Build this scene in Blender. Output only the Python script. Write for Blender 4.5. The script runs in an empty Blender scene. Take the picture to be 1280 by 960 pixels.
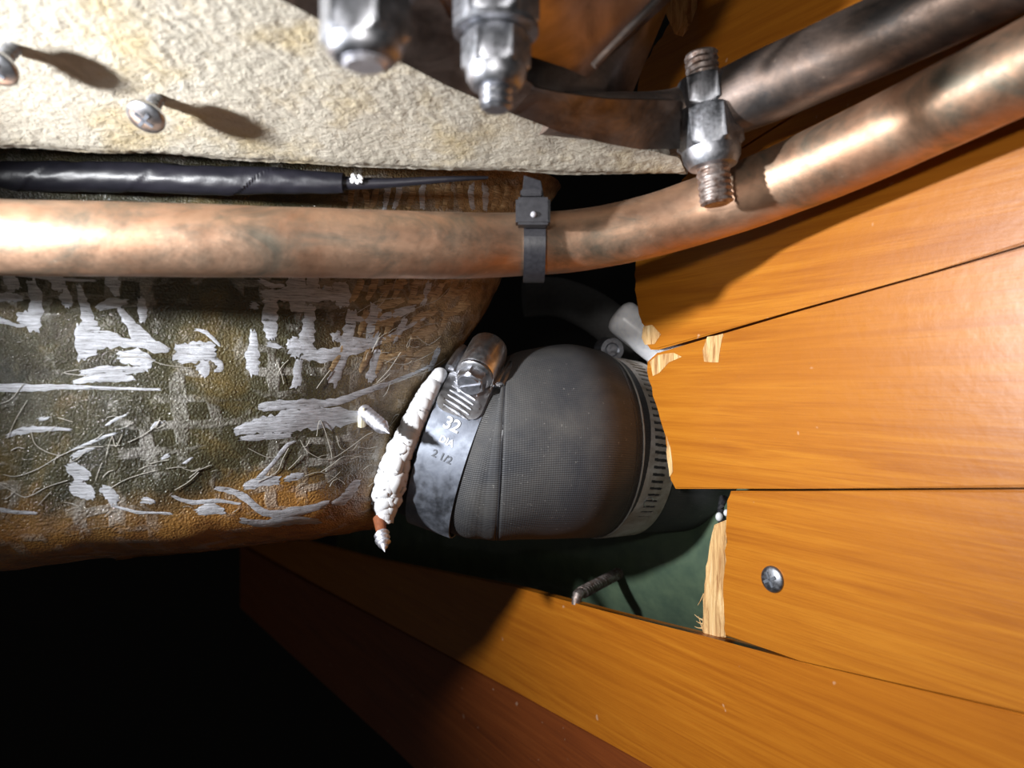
import bpy, bmesh, math, random
from mathutils import Vector, Matrix, noise
from mathutils.bvhtree import BVHTree
V = Vector
random.seed(7)
F = 1280*26/36
S = bpy.context.scene
COL = S.collection
# ------------------------------------------------------------ camera, world, light, exposure
cam_d = bpy.data.cameras.new('camera'); cam = bpy.data.objects.new('camera', cam_d); COL.objects.link(cam)
cam_d.lens = 26; cam_d.sensor_width = 36; cam_d.sensor_fit = 'HORIZONTAL'
cam_d.clip_start = .005; cam_d.clip_end = 20
cam.rotation_euler = (math.pi/2, 0, 0)
cam_d.dof.use_dof = True; cam_d.dof.focus_distance = .235; cam_d.dof.aperture_fstop = 15
S.camera = cam
S.view_settings.view_transform = 'Standard'; S.view_settings.look = 'None'
S.view_settings.gamma = 1; S.view_settings.use_curve_mapping = False
S.view_settings.exposure = 0
w = bpy.data.worlds.new('world'); S.world = w; w.use_nodes = True
w.node_tree.nodes['Background'].inputs[0].default_value = (.9, .85, .8, 1)
w.node_tree.nodes['Background'].inputs[1].default_value = .03
ld = bpy.data.lights.new('torch', 'SPOT'); lo = bpy.data.objects.new('torch', ld); COL.objects.link(lo)
LPOS = V((-.172, .070, .036)); LAIM = V((.10, .235, -.02))
lo.location = LPOS; lo.rotation_euler = (LAIM-LPOS).to_track_quat('-Z', 'Y').to_euler()
ld.energy = 5.4; ld.color = (.97, .98, 1); ld.shadow_soft_size = .0065
ld.spot_size = math.radians(92); ld.spot_blend = 1
# added fill lamp near the camera, lifts the top planks and the shadows
fd = bpy.data.lights.new('fill_light', 'SPOT'); fo = bpy.data.objects.new('fill_light', fd); COL.objects.link(fo)
fo.location = (-.03, -.01, .02); fo.rotation_euler = (V((.07, .2, .06))-fo.location).to_track_quat('-Z', 'Y').to_euler()
fd.spot_size = math.radians(72); fd.spot_blend = 1; fd.energy = .8; fd.color = (1, .95, .9); fd.shadow_soft_size = .006

# ------------------------------------------------------------ helpers
def P(px, py, d): return V(((px-640)/F*d, d, -(py-480)/F*d))
PK, PM = .3353, -1.58                       # the planked side: y = PK + PM*x
def PP(px, py, off=0):                      # point on the planked side (off = behind it)
    d = (PK+off)/(1-PM*(px-640)/F); return P(px, py, d)
def link(name, me, mat=None, parent=None, label=None):
    o = bpy.data.objects.new(name, me); COL.objects.link(o)
    if mat: me.materials.append(mat)
    if parent: o.parent = parent
    if label: o['label'] = label
    return o
def obj(name, bm, mat=None, parent=None, smooth=True, label=None, ang=35):
    bmesh.ops.recalc_face_normals(bm, faces=bm.faces)
    for f in bm.faces: f.smooth = smooth
    if smooth:
        for e in bm.edges:
            if len(e.link_faces) == 2 and e.calc_face_angle(0) > math.radians(ang): e.smooth = False
    me = bpy.data.meshes.new(name); bm.to_mesh(me); bm.free()
    return link(name, me, mat, parent, label)
def thing(name, label, cat, group=None):
    o = bpy.data.objects.new(name, None); COL.objects.link(o); o.empty_display_size = .01
    return tag(o, label, cat, group)
def tag(o, label, cat, group=None):
    o['label'] = label; o['category'] = cat
    if group: o['group'] = group
    return o
def structure(o): o['kind'] = 'structure'; return o
def frame(axis, up=V((0, 0, 1))):
    z = axis.normalized(); x = up.cross(z)
    if x.length < 1e-4: x = V((1, 0, 0)).cross(z)
    x.normalize(); return x, z.cross(x), z
def spline(pts, n):
    out = []; m = len(pts)
    for k in range(m-1):
        p0 = pts[max(k-1, 0)]; p1 = pts[k]; p2 = pts[k+1]; p3 = pts[min(k+2, m-1)]
        for i in range(n):
            t = i/n
            out.append([.5*((2*b)+(-a+c)*t+(2*a-5*b+4*c-d)*t*t+(-a+3*b-3*c+d)*t**3) for a, b, c, d in zip(p0, p1, p2, p3)])
    out.append(list(pts[-1])); return out
def tube_bm(bm, pts, n=6, seg=20, cap=True, disp=None, flat=None):
    """pts: (Vector, radius) list, smoothed"""
    ps = spline([tuple(p)+(r,) for p, r in pts], n)
    C = [V(p[:3]) for p in ps]; R = [p[3] for p in ps]
    rings = []; up = V((0, .3, 1)); L = 0
    for i, c in enumerate(C):
        t = (C[min(i+1, len(C)-1)]-C[max(i-1, 0)])
        x, y, z = frame(t, up)
        if i: L += (c-C[i-1]).length
        ring = []
        for j in range(seg):
            a = 2*math.pi*j/seg; r = R[i]
            if disp: r += disp(L, a)
            fx, fy = (1, 1) if not flat else flat(i/(len(C)-1))
            ring.append(bm.verts.new(c+x*math.cos(a)*r*fx+y*math.sin(a)*r*fy))
        rings.append(ring)
    for a, b in zip(rings, rings[1:]):
        for j in range(seg): bm.faces.new((a[j], a[(j+1) % seg], b[(j+1) % seg], b[j]))
    if cap: bm.faces.new(rings[0][::-1]); bm.faces.new(rings[-1])
def lathe_bm(bm, prof, o, axis, seg=24, up=V((0, 0, 1))):
    x, y, z = frame(axis, up); rings = []
    for r, h in prof:
        rings.append([bm.verts.new(o+z*h+(x*math.cos(2*math.pi*j/seg)+y*math.sin(2*math.pi*j/seg))*r) for j in range(seg)])
    for a, b in zip(rings, rings[1:]):
        for j in range(seg): bm.faces.new((a[j], a[(j+1) % seg], b[(j+1) % seg], b[j]))
    bm.faces.new(rings[0][::-1]); bm.faces.new(rings[-1])
def thread_bm(bm, o, axis, r, length, pitch, depth, taper=0, seg=20):
    x, y, z = frame(axis); n = int(length/pitch*6); rings = []
    for i in range(n+1):
        h = length*i/n; ring = []
        k = 1 if not taper else min(1, max(.05, (length-h)/taper))
        for j in range(seg):
            ph = (h/pitch-j/seg) % 1; tri = abs(ph*2-1)
            rr = (r-depth*(1-tri))*k
            ring.append(bm.verts.new(o+z*h+(x*math.cos(2*math.pi*j/seg)+y*math.sin(2*math.pi*j/seg))*rr))
        rings.append(ring)
    for a, b in zip(rings, rings[1:]):
        for j in range(seg): bm.faces.new((a[j], a[(j+1) % seg], b[(j+1) % seg], b[j]))
    bm.faces.new(rings[0][::-1]); bm.faces.new(rings[-1])
def hex_bm(bm, o, axis, af, h, rot=0):
    """chamfered hexagon prism, af = across flats"""
    x, y, z = frame(axis); R = af/math.sqrt(3); seg = 48; rings = []
    def rad(a):
        q = a % (math.pi/3)-math.pi/6
        return (af/2)/math.cos(q)
    for r_lim, hh in ((af*.40, 0), (af*.495, 0), (af*.60, h*.10), (af*.60, h*.9), (af*.495, h), (af*.40, h)):
        rings.append([bm.verts.new(o+z*hh+(x*math.cos(rot+2*math.pi*j/seg)+y*math.sin(rot+2*math.pi*j/seg))*min(r_lim, rad(2*math.pi*j/seg))) for j in range(seg)])
    for a, b in zip(rings, rings[1:]):
        for j in range(seg): bm.faces.new((a[j], a[(j+1) % seg], b[(j+1) % seg], b[j]))
    bm.faces.new(rings[0][::-1]); bm.faces.new(rings[-1])
def box_bm(bm, o, x, y, z, sx, sy, sz, bev=0):
    vs = [bm.verts.new(o+x*sx*a/2+y*sy*b/2+z*sz*c/2) for a in (-1, 1) for b in (-1, 1) for c in (-1, 1)]
    fs = [bm.faces.new([vs[i] for i in q]) for q in ((0, 1, 3, 2), (4, 6, 7, 5), (0, 4, 5, 1), (2, 3, 7, 6), (0, 2, 6, 4), (1, 5, 7, 3))]
    if bev: bmesh.ops.bevel(bm, geom=list({e for f in fs for e in f.edges}), offset=bev, segments=2, affect='EDGES')
def prism_bm(bm, outline, back, bev=0):
    a = [bm.verts.new(p) for p in outline]; b = [bm.verts.new(p+back) for p in outline]
    f = bm.faces.new(a); bm.faces.new(b[::-1]); n = len(a)
    for i in range(n): bm.faces.new((a[i], b[i], b[(i+1) % n], a[(i+1) % n]))
    if bev: bmesh.ops.bevel(bm, geom=list(f.edges), offset=bev, segments=3, affect='EDGES')

# ------------------------------------------------------------ materials
class M:
    def __init__(s, name):
        s.m = bpy.data.materials.new(name); s.m.use_nodes = True; s.nt = s.m.node_tree; s.b = s.nt.nodes['Principled BSDF']
    def n(s, t, **k):
        nd = s.nt.nodes.new('ShaderNode'+t)
        for a, v in k.items():
            if hasattr(nd, a) and a not in nd.inputs: setattr(nd, a, v)
            else: nd.inputs[a.replace('_', ' ')].default_value = v
        return nd
    def l(s, a, b): s.nt.links.new(a, b)
    def set(s, **k):
        for a, v in k.items():
            a = a.replace('_', ' '); s.b.inputs[a].default_value = v if not isinstance(v, tuple) or len(v) != 3 else (*v, 1)
        return s
    def coord(s, scale=(1, 1, 1), rot=(0, 0, 0), out='Object'):
        tc = s.n('TexCoord'); mp = s.n('Mapping'); mp.inputs['Scale'].default_value = scale; mp.inputs['Rotation'].default_value = rot
        s.l(tc.outputs[out], mp.inputs[0]); return mp.outputs[0]
    def noise(s, co, scale, detail=4, rough=.55, dist=0):
        nd = s.n('TexNoise'); nd.inputs['Scale'].default_value = scale; nd.inputs['Detail'].default_value = detail
        nd.inputs['Roughness'].default_value = rough; nd.inputs['Distortion'].default_value = dist
        s.l(co, nd.inputs['Vector']); return nd.outputs['Fac']
    def ramp(s, fac, *stops):
        r = s.n('ValToRGB'); e = r.color_ramp.elements
        while len(e) < len(stops): e.new(.5)
        for i, (p, c) in enumerate(stops):
            e[i].position = p; e[i].color = (*c, 1) if isinstance(c, tuple) else (c, c, c, 1)
        s.l(fac, r.inputs[0]); return r.outputs[0]
    def mix(s, fac, a, b, mode='MIX'):
        nd = s.n('Mix'); nd.data_type = 'RGBA'; nd.blend_type = mode
        for sock, v in ((nd.inputs[0], fac), (nd.inputs[6], a), (nd.inputs[7], b)):
            if hasattr(v, 'is_linked'): s.l(v, sock)
            elif isinstance(v, tuple): sock.default_value = (*v, 1)
            else: sock.default_value = v
        return nd.outputs[2]
    def math(s, op, a, b=0):
        nd = s.n('Math'); nd.operation = op
        for sock, v in ((nd.inputs[0], a), (nd.inputs[1], b)):
            if hasattr(v, 'is_linked'): s.l(v, sock)
            else: sock.default_value = v
        return nd.outputs[0]
    def bump(s, h, dist, strength=1, prev=None):
        b = s.n('Bump'); b.inputs['Distance'].default_value = dist; b.inputs['Strength'].default_value = strength
        s.l(h, b.inputs['Height'])
        if prev: s.l(prev, b.inputs['Normal'])
        s.l(b.outputs[0], s.b.inputs['Normal']); s.l(b.outputs[0], s.b.inputs['Coat Normal']); return b.outputs[0]
    def col(s, c): s.l(c, s.b.inputs['Base Color'])
    def rough(s, c): s.l(c, s.b.inputs['Roughness'])

def wood_mat(name, dark, mid, light, rough=.36):
    m = M(name); th = math.atan(-PM)
    co = m.coord((1, 1, 1), (0, 0, th))            # x now runs along the planks
    oi = m.n('ObjectInfo'); ad = m.n('VectorMath'); ad.operation = 'MULTIPLY_ADD'
    m.l(co, ad.inputs[0]); ad.inputs[1].default_value = (1, 1, 1)
    cb = m.n('CombineXYZ'); m.l(oi.outputs['Random'], cb.inputs[0]); m.l(oi.outputs['Random'], cb.inputs[2]); m.l(cb.outputs[0], ad.inputs[2])
    mp = m.n('Mapping'); mp.inputs['Scale'].default_value = (7, 60, 200); m.l(ad.outputs[0], mp.inputs[0])
    mp2 = m.n('Mapping'); mp2.inputs['Scale'].default_value = (24, 300, 1300); m.l(ad.outputs[0], mp2.inputs[0])
    g = m.noise(mp.outputs[0], 1.3, 5, .6, 1.2); f = m.noise(mp2.outputs[0], 2, 4, .65, .4)
    big = m.noise(ad.outputs[0], 22, 3, .5, .3)
    c = m.ramp(g, (.22, dark), (.5, mid), (.80, light))
    c = m.mix(m.ramp(f, (.46, .0), (.72, .6)), c, dark)
    c = m.mix(m.ramp(big, (.35, 0.), (.75, .55)), c, mid)
    tone = m.ramp(oi.outputs['Random'], (0, (.93, .86, .8)), (1, (1.0, 1., 1.)))
    c = m.mix(1., c, tone, 'MULTIPLY')
    sp = m.noise(ad.outputs[0], 190, 2, .5); c = m.mix(m.ramp(sp, (.73, 0.), (.76, .35)), c, (.75, .55, .4))
    m.col(c); m.set(Roughness=rough, Coat_Weight=.12, Coat_Roughness=.3, Specular_IOR_Level=.35)
    m.bump(m.math('ADD', m.math('MULTIPLY', f, .35), m.noise(ad.outputs[0], 260, 3, .6)), .00009, .8)
    return m.m
WOOD = wood_mat('varnished_orange_wood', (.29, .082, .006), (.44, .152, .011), (.56, .225, .02))
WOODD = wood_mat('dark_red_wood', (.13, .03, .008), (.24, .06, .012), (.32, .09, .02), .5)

def raw_wood():
    m = M('raw_splintered_wood'); co = m.coord((300, 300, 30)); a = m.noise(co, 2, 5, .7, .6)
    m.col(m.ramp(a, (.35, (.35, .16, .05)), (.55, (.72, .46, .2)), (.75, (.86, .68, .4)))); m.set(Roughness=.8)
    m.bump(a, .0006, 1); return m.m
RAW = raw_wood()

def metal(name, c1, c2, rough=.3, scale=300, bump=.00004, stretch=(1, 1, 1), r2=None):
    m = M(name); co = m.coord(stretch); a = m.noise(co, scale, 5, .65, .5)
    m.col(m.ramp(a, (.35, c1), (.68, c2))); m.set(Metallic=1.)
    m.rough(m.ramp(m.noise(co, scale*1.7, 4, .6), (.3, rough), (.75, r2 or min(1, rough*1.7))))
    m.bump(a, bump, .8); return m.m
STEEL = metal('stainless_steel', (.48, .49, .52), (.72, .73, .77), .26)
ZINC = metal('dull_zinc_steel', (.22, .23, .25), (.40, .41, .45), .34, 500, .00001)
BAND = metal('brushed_band_steel', (.23, .25, .30), (.34, .37, .43), .45, 200, .00001, (1, .15, 1))
RUST = metal('rusty_thread', (.2, .13, .1), (.55, .5, .48), .45, 600)
REFL = metal('painted_reflection_steel', (.42, .33, .24), (.95, .92, .88), .4, 70, .00002)  # brown wood reflection and pale gleam put into the clamp's base colour
REFL.node_tree.nodes['Principled BSDF'].inputs['Metallic'].default_value = .55
GALV = metal('white_galvanised', (.55, .55, .6), (.8, .8, .85), .45, 500)
PLATE = metal('tarnished_plate', (.16, .145, .14), (.40, .36, .34), .28, 90, .0002)
MIRROR = metal('smeared_polished_plate', (.16, .13, .12), (.36, .30, .29), .3, 60, .0001)

def copper(name, a, b, dk, patch):
    m = M(name); co = m.coord((1, 1, 1)); n1 = m.noise(co, 45, 5, .65, .6); n2 = m.noise(co, 260, 5, .7)
    c = m.ramp(n1, (.32, a), (.6, b))
    c = m.mix(m.ramp(m.noise(m.coord((.5, 1, 1)), 75, 6, .7, .8), (.50-patch, 0.), (.72-patch, .9)), c, dk)
    c = m.mix(m.ramp(n2, (.66, 0.), (.78, .6)), c, (.75, .62, .5))
    m.col(c); m.set(Metallic=.85, Specular_IOR_Level=.5); m.rough(m.ramp(n2, (.3, .40), (.7, .60)))
    m.bump(n2, .00007, .8); return m.m
COPPER = copper('weathered_copper', (.42, .235, .145), (.58, .37, .25), (.20, .185, .145), .04)
COPPERD = copper('darkened_copper', (.20, .15, .125), (.32, .24, .2), (.09, .088, .09), .1)

def simple(name, c, rough=.5, bump=0, scale=400, c2=None, **k):
    m = M(name); co = m.coord(); a = m.noise(co, scale, 4, .6)
    m.col(m.ramp(a, (.35, c), (.65, c2 or tuple(x*1.25 for x in c)))); m.set(Roughness=rough, **k)
    if bump: m.bump(a, bump, .9)
    return m.m
PVC = simple('white_pvc', (.86, .88, .92), .3)
BLACKP = simple('black_nylon', (.018, .018, .022), .38, .00004, 900, (.03, .03, .035))
TAPE = simple('black_vinyl_tape', (.008, .008, .012), .42, .00025, 120, (.014, .013, .019))
GREEN = simple('green_hull_paint', (.07, .11, .075), .4, .0003, 90, (.11, .16, .10), Coat_Weight=.3)
SEAL = simple('white_sealant', (.72, .73, .75), .35, .00015, 260, (.8, .81, .83))
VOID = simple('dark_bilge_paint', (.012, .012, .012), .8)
PRINT = simple('etched_white_print', (.85, .87, .9), .6)
DARKP = simple('etched_dark_print', (.10, .11, .13), .6)

def hose_mat():
    m = M('ribbed_black_rubber'); tc = m.n('TexCoord'); mp = m.n('Mapping'); m.l(tc.outputs['UV'], mp.inputs[0])
    wv = m.n('TexWave'); wv.wave_type = 'BANDS'; wv.bands_direction = 'Y'; wv.inputs['Scale'].default_value = 420
    wv.inputs['Distortion'].default_value = .6; wv.inputs['Detail'].default_value = 1
    m.l(mp.outputs[0], wv.inputs[0])
    wx = m.n('TexWave'); wx.bands_direction = 'X'; wx.inputs['Scale'].default_value = 600; m.l(mp.outputs[0], wx.inputs[0])
    co = m.coord(); d = m.noise(co, 38, 5, .65, .5); sp = m.noise(co, 900, 2, .5)
    c = m.ramp(d, (.35, (.036, .038, .044)), (.7, (.085, .082, .078)))
    c = m.mix(m.ramp(sp, (.70, 0.), (.76, .5)), c, (.3, .29, .27))
    m.col(c); m.set(Roughness=.62, Specular_IOR_Level=.45)
    b = m.bump(m.math('ADD', wv.outputs['Fac'], m.math('MULTIPLY', wx.outputs['Fac'], .3)), .00012, .8)
    m.bump(sp, .00006, .5, b); return m.m
HOSE = hose_mat()

def block_mat():
    m = M('rough_cream_board'); co = m.coord(); a = m.noise(co, 60, 5, .6); b = m.noise(co, 450, 5, .7, .3); e = m.noise(m.coord((1, 2.2, 2.2), (0, .5, 0)), 260, 4, .65, .8)
    c = m.ramp(a, (.3, (.38, .35, .285)), (.5, (.45, .415, .345)), (.68, (.43, .355, .22)))
    c = m.mix(m.ramp(b, (.2, .55), (.45, 0.)), c, (.38, .29, .17)); m.col(c); m.set(Roughness=.85)
    x = m.bump(e, .0005, .8); m.bump(b, .0006, .9, x); return m.m
BLOCK = block_mat()

def fibre_mat():
    """cured glass-fibre resin, UV in metres: u along, v up"""
    m = M('glass_fibre_resin'); tc = m.n('TexCoord'); uv = tc.outputs['UV']; co = tc.outputs['Object']
    sx = m.n('SeparateXYZ'); m.l(uv, sx.inputs[0]); U, Vv = sx.outputs[0], sx.outputs[1]
    warp = m.noise(uv, 30, 4, .6)
    a = m.noise(uv, 35, 5, .65, .6); b = m.noise(uv, 140, 5, .7)
    c = m.ramp(a, (.35, (.020, .018, .010)), (.55, (.045, .040, .018)), (.72, (.12, .08, .022)))
    c = m.mix(m.ramp(b, (.60, 0.), (.75, .5)), c, (.15, .14, .08))
    # amber stain along the bottom, browner round the corner on the right
    h = m.math('ADD', m.math('MULTIPLY', Vv, -1), m.math('MULTIPLY', a, .03))
    c = m.mix(m.ramp(h, (.040, 0.), (.056, .92)), c, m.ramp(b, (.3, (.22, .085, .025)), (.6, (.48, .23, .05))))
    r = m.math('ADD', U, m.math('MULTIPLY', warp, .04))
    c = m.mix(m.ramp(m.math('MULTIPLY', r, 3), (.84, 0.), (1, .85)), c, m.ramp(b, (.35, (.13, .07, .025)), (.6, (.42, .28, .14))))
    # faint woven strands inside the resin
    mp = m.n('Mapping'); mp.inputs['Scale'].default_value = (1, 1, 1); m.l(uv, mp.inputs[0])
    def bands(d, sc):
        wv = m.n('TexWave'); wv.bands_direction = d; wv.inputs['Scale'].default_value = sc; wv.inputs['Distortion'].default_value = 3
        wv.inputs['Detail'].default_value = 2; wv.inputs['Detail Scale'].default_value = 1.2; m.l(mp.outputs[0], wv.inputs[0]); return wv.outputs['Fac']
    bx = m.ramp(bands('X', 42), (.62, 0.), (.75, 1.)); by = m.ramp(bands('Y', 48), (.7, 0.), (.8, 1.))
    wmask = m.math('MULTIPLY', m.math('MAXIMUM', bx, by), m.ramp(m.noise(uv, 48, 5, .7, .7), (.50, 0.), (.62, 1.)))
    fib = m.noise(m.coord((500, 3000, 1), out='UV'), 1, 3, .6)
    c = m.mix(m.math('MULTIPLY', wmask, .5), c, m.ramp(fib, (.3, (.2, .19, .16)), (.7, (.55, .53, .5))))
    m.col(c); m.set(Coat_Weight=1., Coat_Roughness=.09, Coat_IOR=1.45, Specular_IOR_Level=.2)
    m.rough(m.ramp(b, (.3, .45), (.7, .7)))
    x = m.bump(m.noise(uv, 1600, 2, .55), .00065, 1.); x = m.bump(b, .0008, .8, x); m.bump(wmask, .0005, .5, x); return m.m
FIBRE = fibre_mat()
def strand_mat(name, c1, c2, c3):
    m = M(name); co = m.coord((200, 200, 2300)); f = m.noise(co, 1, 4, .7, .3); g = m.noise(m.coord(out='UV'), 420, 3, .6)
    m.col(m.ramp(f, (.3, c1), (.5, c2), (.7, c3))); m.set(Roughness=.42, Coat_Weight=.3, Coat_Roughness=.2)
    t = m.math('ADD', f, m.math('MULTIPLY', g, .6)); m.bump(t, .0004, .9); 
    # frayed: the tow lets the resin show through where fibres are missing
    m.l(m.ramp(m.math('ADD', m.math('MULTIPLY', f, .7), m.math('MULTIPLY', g, .5)), (.42, 0.), (.50, 1.)), m.b.inputs['Alpha']); return m.m
STRAND = strand_mat('white_glass_tow', (.15, .15, .15), (.37, .38, .41), (.58, .59, .65))
STRANDB = strand_mat('amber_glass_tow', (.09, .05, .02), (.30, .20, .10), (.52, .40, .24))
WISP = simple('loose_glass_fibre', (.34, .32, .28), .5)

# ------------------------------------------------------------ planked side of the hull
side = structure(bpy.data.objects.new('wall_right', None)); COL.objects.link(side)
BACK = V((-PM, 1, 0)).normalized()*.004
def jag(pts, amp, seed):
    """subdivide a pixel polyline and roughen it"""
    out = []; r = random.Random(seed)
    for a, b in zip(pts, pts[1:]):
        n = max(1, int(math.hypot(b[0]-a[0], b[1]-a[1])/9))
        for i in range(n):
            t = i/n; out.append((a[0]+(b[0]-a[0])*t+(r.uniform(-amp, amp) if i else 0), a[1]+(b[1]-a[1])*t+(r.uniform(-amp, amp) if i else 0)))
    out.append(pts[-1]); return out
def plank(pix, mat=WOOD, off=0, back=None, label=None, bev=.0006):
    bm = bmesh.new(); prism_bm(bm, [PP(x, y, off) for x, y in pix], back or BACK, bev)
    o = obj('plank', bm, mat, side, True, label, 30); return o
L_A = jag([(860, 215), (800, 300), (793, 335), (797, 380), (801, 404), (811, 412), (803, 425), (812, 437)], 1.2, 1)
plank(L_A + [(822, 437), (1000, 386), (1160, 341), (1330, 290), (1345, -74), (1020, 128), (925, 188)])
L_Z = jag([(900, -90), (858, -40), (838, 30), (812, 68), (799, 92), (795, 118), (796, 180), (815, 214)], 1, 2)
plank(L_Z + [(858, 217), (925, 185), (1020, 125), (1340, -76), (1340, -95)])
L_B = jag([(820, 441), (808, 452), (811, 475), (820, 505), (832, 545), (836, 575), (837, 600), (843, 611)], 1.3, 3)
plank(L_B + [(1000, 611), (1330, 609), (1335, 292), (1160, 344), (1000, 389), (826, 440)])
L_C = jag([(912, 614), (907, 640), (909, 665), (906, 700), (904, 745), (905, 795)], 1, 4)
plank(L_C + [(1000, 826), (1140, 858), (1335, 905), (1335, 612), (1000, 614)])
plank([(300, 655), (470, 699), (560, 717), (640, 733), (760, 765), (880, 795), (1000, 827), (1140, 860), (1340, 908), (1340, 1150), (1100, 1082), (820, 962), (640, 862), (487, 780), (380, 722), (300, 678)])
BK2 = V((-PM, 1, .5)).normalized()*.004
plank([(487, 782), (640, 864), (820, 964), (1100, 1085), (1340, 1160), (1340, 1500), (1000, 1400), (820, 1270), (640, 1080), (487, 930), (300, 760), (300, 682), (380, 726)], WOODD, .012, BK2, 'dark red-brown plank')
# raw broken stub behind the left end of the third plank
bm = bmesh.new()
pts = [(907, 650), (892, 656), (886, 690), (881, 720), (879, 760), (878, 792), (906, 797)]
prism_bm(bm, [PP(x, y, .005) for x, y in jag(pts, .8, 9)], BACK*1.4, .0004)
obj('broken_stub', bm, RAW, side, True, 'pale raw splintered wood')
bm = bmesh.new()
for (x0, y0, x1, y1) in ((880, 742, 872, 757), (879, 775, 868, 768), (880, 780, 870, 776), (880, 790, 873, 770), (879, 785, 868, 783)):
    tube_bm(bm, [(PP(x0, y0, .006), .0003), (PP((x0+x1)/2, (y0+y1)/2+1, .006), .0002), (PP(x1, y1, .006), .00005)], 3, 6)
o = obj('wood_splinters', bm, RAW, side); o['kind'] = 'stuff'
# chipped bare patches at the plank corners
for pl in ([(804, 408), (815, 406), (826, 418), (818, 430), (806, 431), (802, 422)], [(812, 452), (822, 444), (842, 441), (852, 446), (836, 453), (824, 466), (816, 470)],
           [(884, 421), (904, 417), (900, 436), (898, 453), (880, 452), (878, 438)], [(833, 545), (838, 560), (841, 590), (837, 596), (834, 575)]):
    bm = bmesh.new(); prism_bm(bm, [PP(x, y, -.0003) for x, y in jag(pl+[pl[0]], .8, len(pl))[:-1]], BACK*.1, 0)
    obj('bare_wood_chip', bm, RAW, side, True, 'pale chipped spot')
# pale torn sliver at the top of the planks
bm = bmesh.new(); prism_bm(bm, [P(x, y, .238) for x, y in ((815, -30), (828, 0), (834, 22), (842, 42), (852, 28), (862, 0), (866, -30))], BACK, .0003)
obj('torn_plank_end', bm, RAW, side, True, 'pale torn end grain')

# dome screw in the third plank
def on_plank_screw():
    t = thing('dome_head_screw', 'silver dome-head cross screw in the orange plank at lower right', 'screw')
    c = PP(966, 724); n = -V((-PM, 1, 0)).normalized(); t.location = c
    inv = Matrix.Translation(-c)
    R = .0039
    bm = bmesh.new(); lathe_bm(bm, [(R, -.0002)]+[(R*math.cos(a), .0002+.0013*math.sin(a)) for a in [i*math.pi/2/8 for i in range(8)]]+[(.0001, .0015)], c, n, 32); bm.transform(inv)
    hd_ = obj('head', bm, ZINC, t)
    x, y, z = frame(n); bm = bmesh.new()
    for a in (.5, .5+math.pi/2):
        d = x*math.cos(a)+y*math.sin(a); box_bm(bm, c+n*.00145, d, n.cross(d), n, .0046, .0009, .00035, .0001)
    bm.transform(inv); obj('cross_slot', bm, DARKP, hd_)
on_plank_screw()

# ------------------------------------------------------------ green hull skin behind, dark bilge
gp = [PP(x, y, .085) for x, y in ((150, 560), (1000, 560), (1000, 1000), (150, 1000))]
bm = bmesh.new()
N1, N2 = 60, 24; g = []
for j in range(N2+1):
    row = []
    for i in range(N1+1):
        u, v = i/N1, j/N2; p = PP(420+(1060-420)*u, 600+(900-600)*v, .07)
        p += BACK.normalized()*(.03*(v-.3)**2*4+.0015*noise.noise(p*60)); row.append(bm.verts.new(p))
    g.append(row)
for j in range(N2):
    for i in range(N1): bm.faces.new((g[j][i], g[j][i+1], g[j+1][i+1], g[j+1][i]))
bk = bmesh.ops.extrude_face_region(bm, geom=bm.faces[:])
for vv in bk['geom']:
    if isinstance(vv, bmesh.types.BMVert): vv.co += BACK
o = structure(obj('wall_back', bm, GREEN))
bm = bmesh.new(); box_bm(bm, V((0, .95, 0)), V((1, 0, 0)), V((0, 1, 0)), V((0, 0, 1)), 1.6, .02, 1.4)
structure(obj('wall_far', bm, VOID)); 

# rusty screw poking out of the green skin
def rod_thing(name, label, cat, a, b, r, pitch, depth, mat, taper=0, group=None):
    t = tag(None or bpy.data.objects.new(name, bpy.data.meshes.new(name)), label, cat, group); COL.objects.link(t)
    bm = bmesh.new(); thread_bm(bm, V((0, 0, 0)), b-a, r, (b-a).length, pitch, depth, taper)
    bmesh.ops.recalc_face_normals(bm, faces=bm.faces)
    for f in bm.faces: f.smooth = True
    bm.to_mesh(t.data); bm.free(); t.data.materials.append(mat); t.location = a; return t
t = thing('rusty_screw', 'rusty bent threaded screw poking from the green hull below the hose', 'screw')
A, B = PP(778, 714, .078), P(727, 741, .30); t.location = A
bm = bmesh.new(); thread_bm(bm, V((0, 0, 0)), B-A, .0027, (B-A).length, .0022, .0008); obj('thread', bm, RUST, t)
bm = bmesh.new(); tube_bm(bm, [(B-A, .0022), (P(722, 744, .298)-A, .0022), (P(720, 756, .297)-A, .0018)], 3, 12); obj('bent_tip', bm, RUST, t)
bm = bmesh.new(); lathe_bm(bm, [(.006, -.002), (.0055, .0006), (.003, .0016)], V((0, 0, 0)), -BACK, 14)
for v in bm.verts: v.co += V((noise.noise(v.co*400), 0, noise.noise(v.co*400+V((5, 5, 5)))))*.0025
obj('resin_collar', bm, simple('yellowish_resin', (.2, .16, .05), .4), t)

# white plastic pipe behind the plank
t = thing('white_pipe', 'white plastic pipe end behind the plank edge above the hose', 'pipe')
A, B = P(774, 394, .290), P(846, 452, .290); ax = (B-A).normalized(); t.location = A
bm = bmesh.new(); r = .0072
lathe_bm(bm, [(r*.3, -.0018), (r*.6, -.0014), (r*.85, -.0004), (r*.97, .0008), (r, .002), (r, (B-A).length)], V((0, 0, 0)), ax, 32); obj('pipe_wall', bm, PVC, t)
bm = bmesh.new(); lathe_bm(bm, [(r*1.01, .020), (r*1.12, .021), (r*1.12, .026), (r*1.01, .027)], V((0, 0, 0)), ax, 32); obj('pipe_collar', bm, PVC, t)
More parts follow.
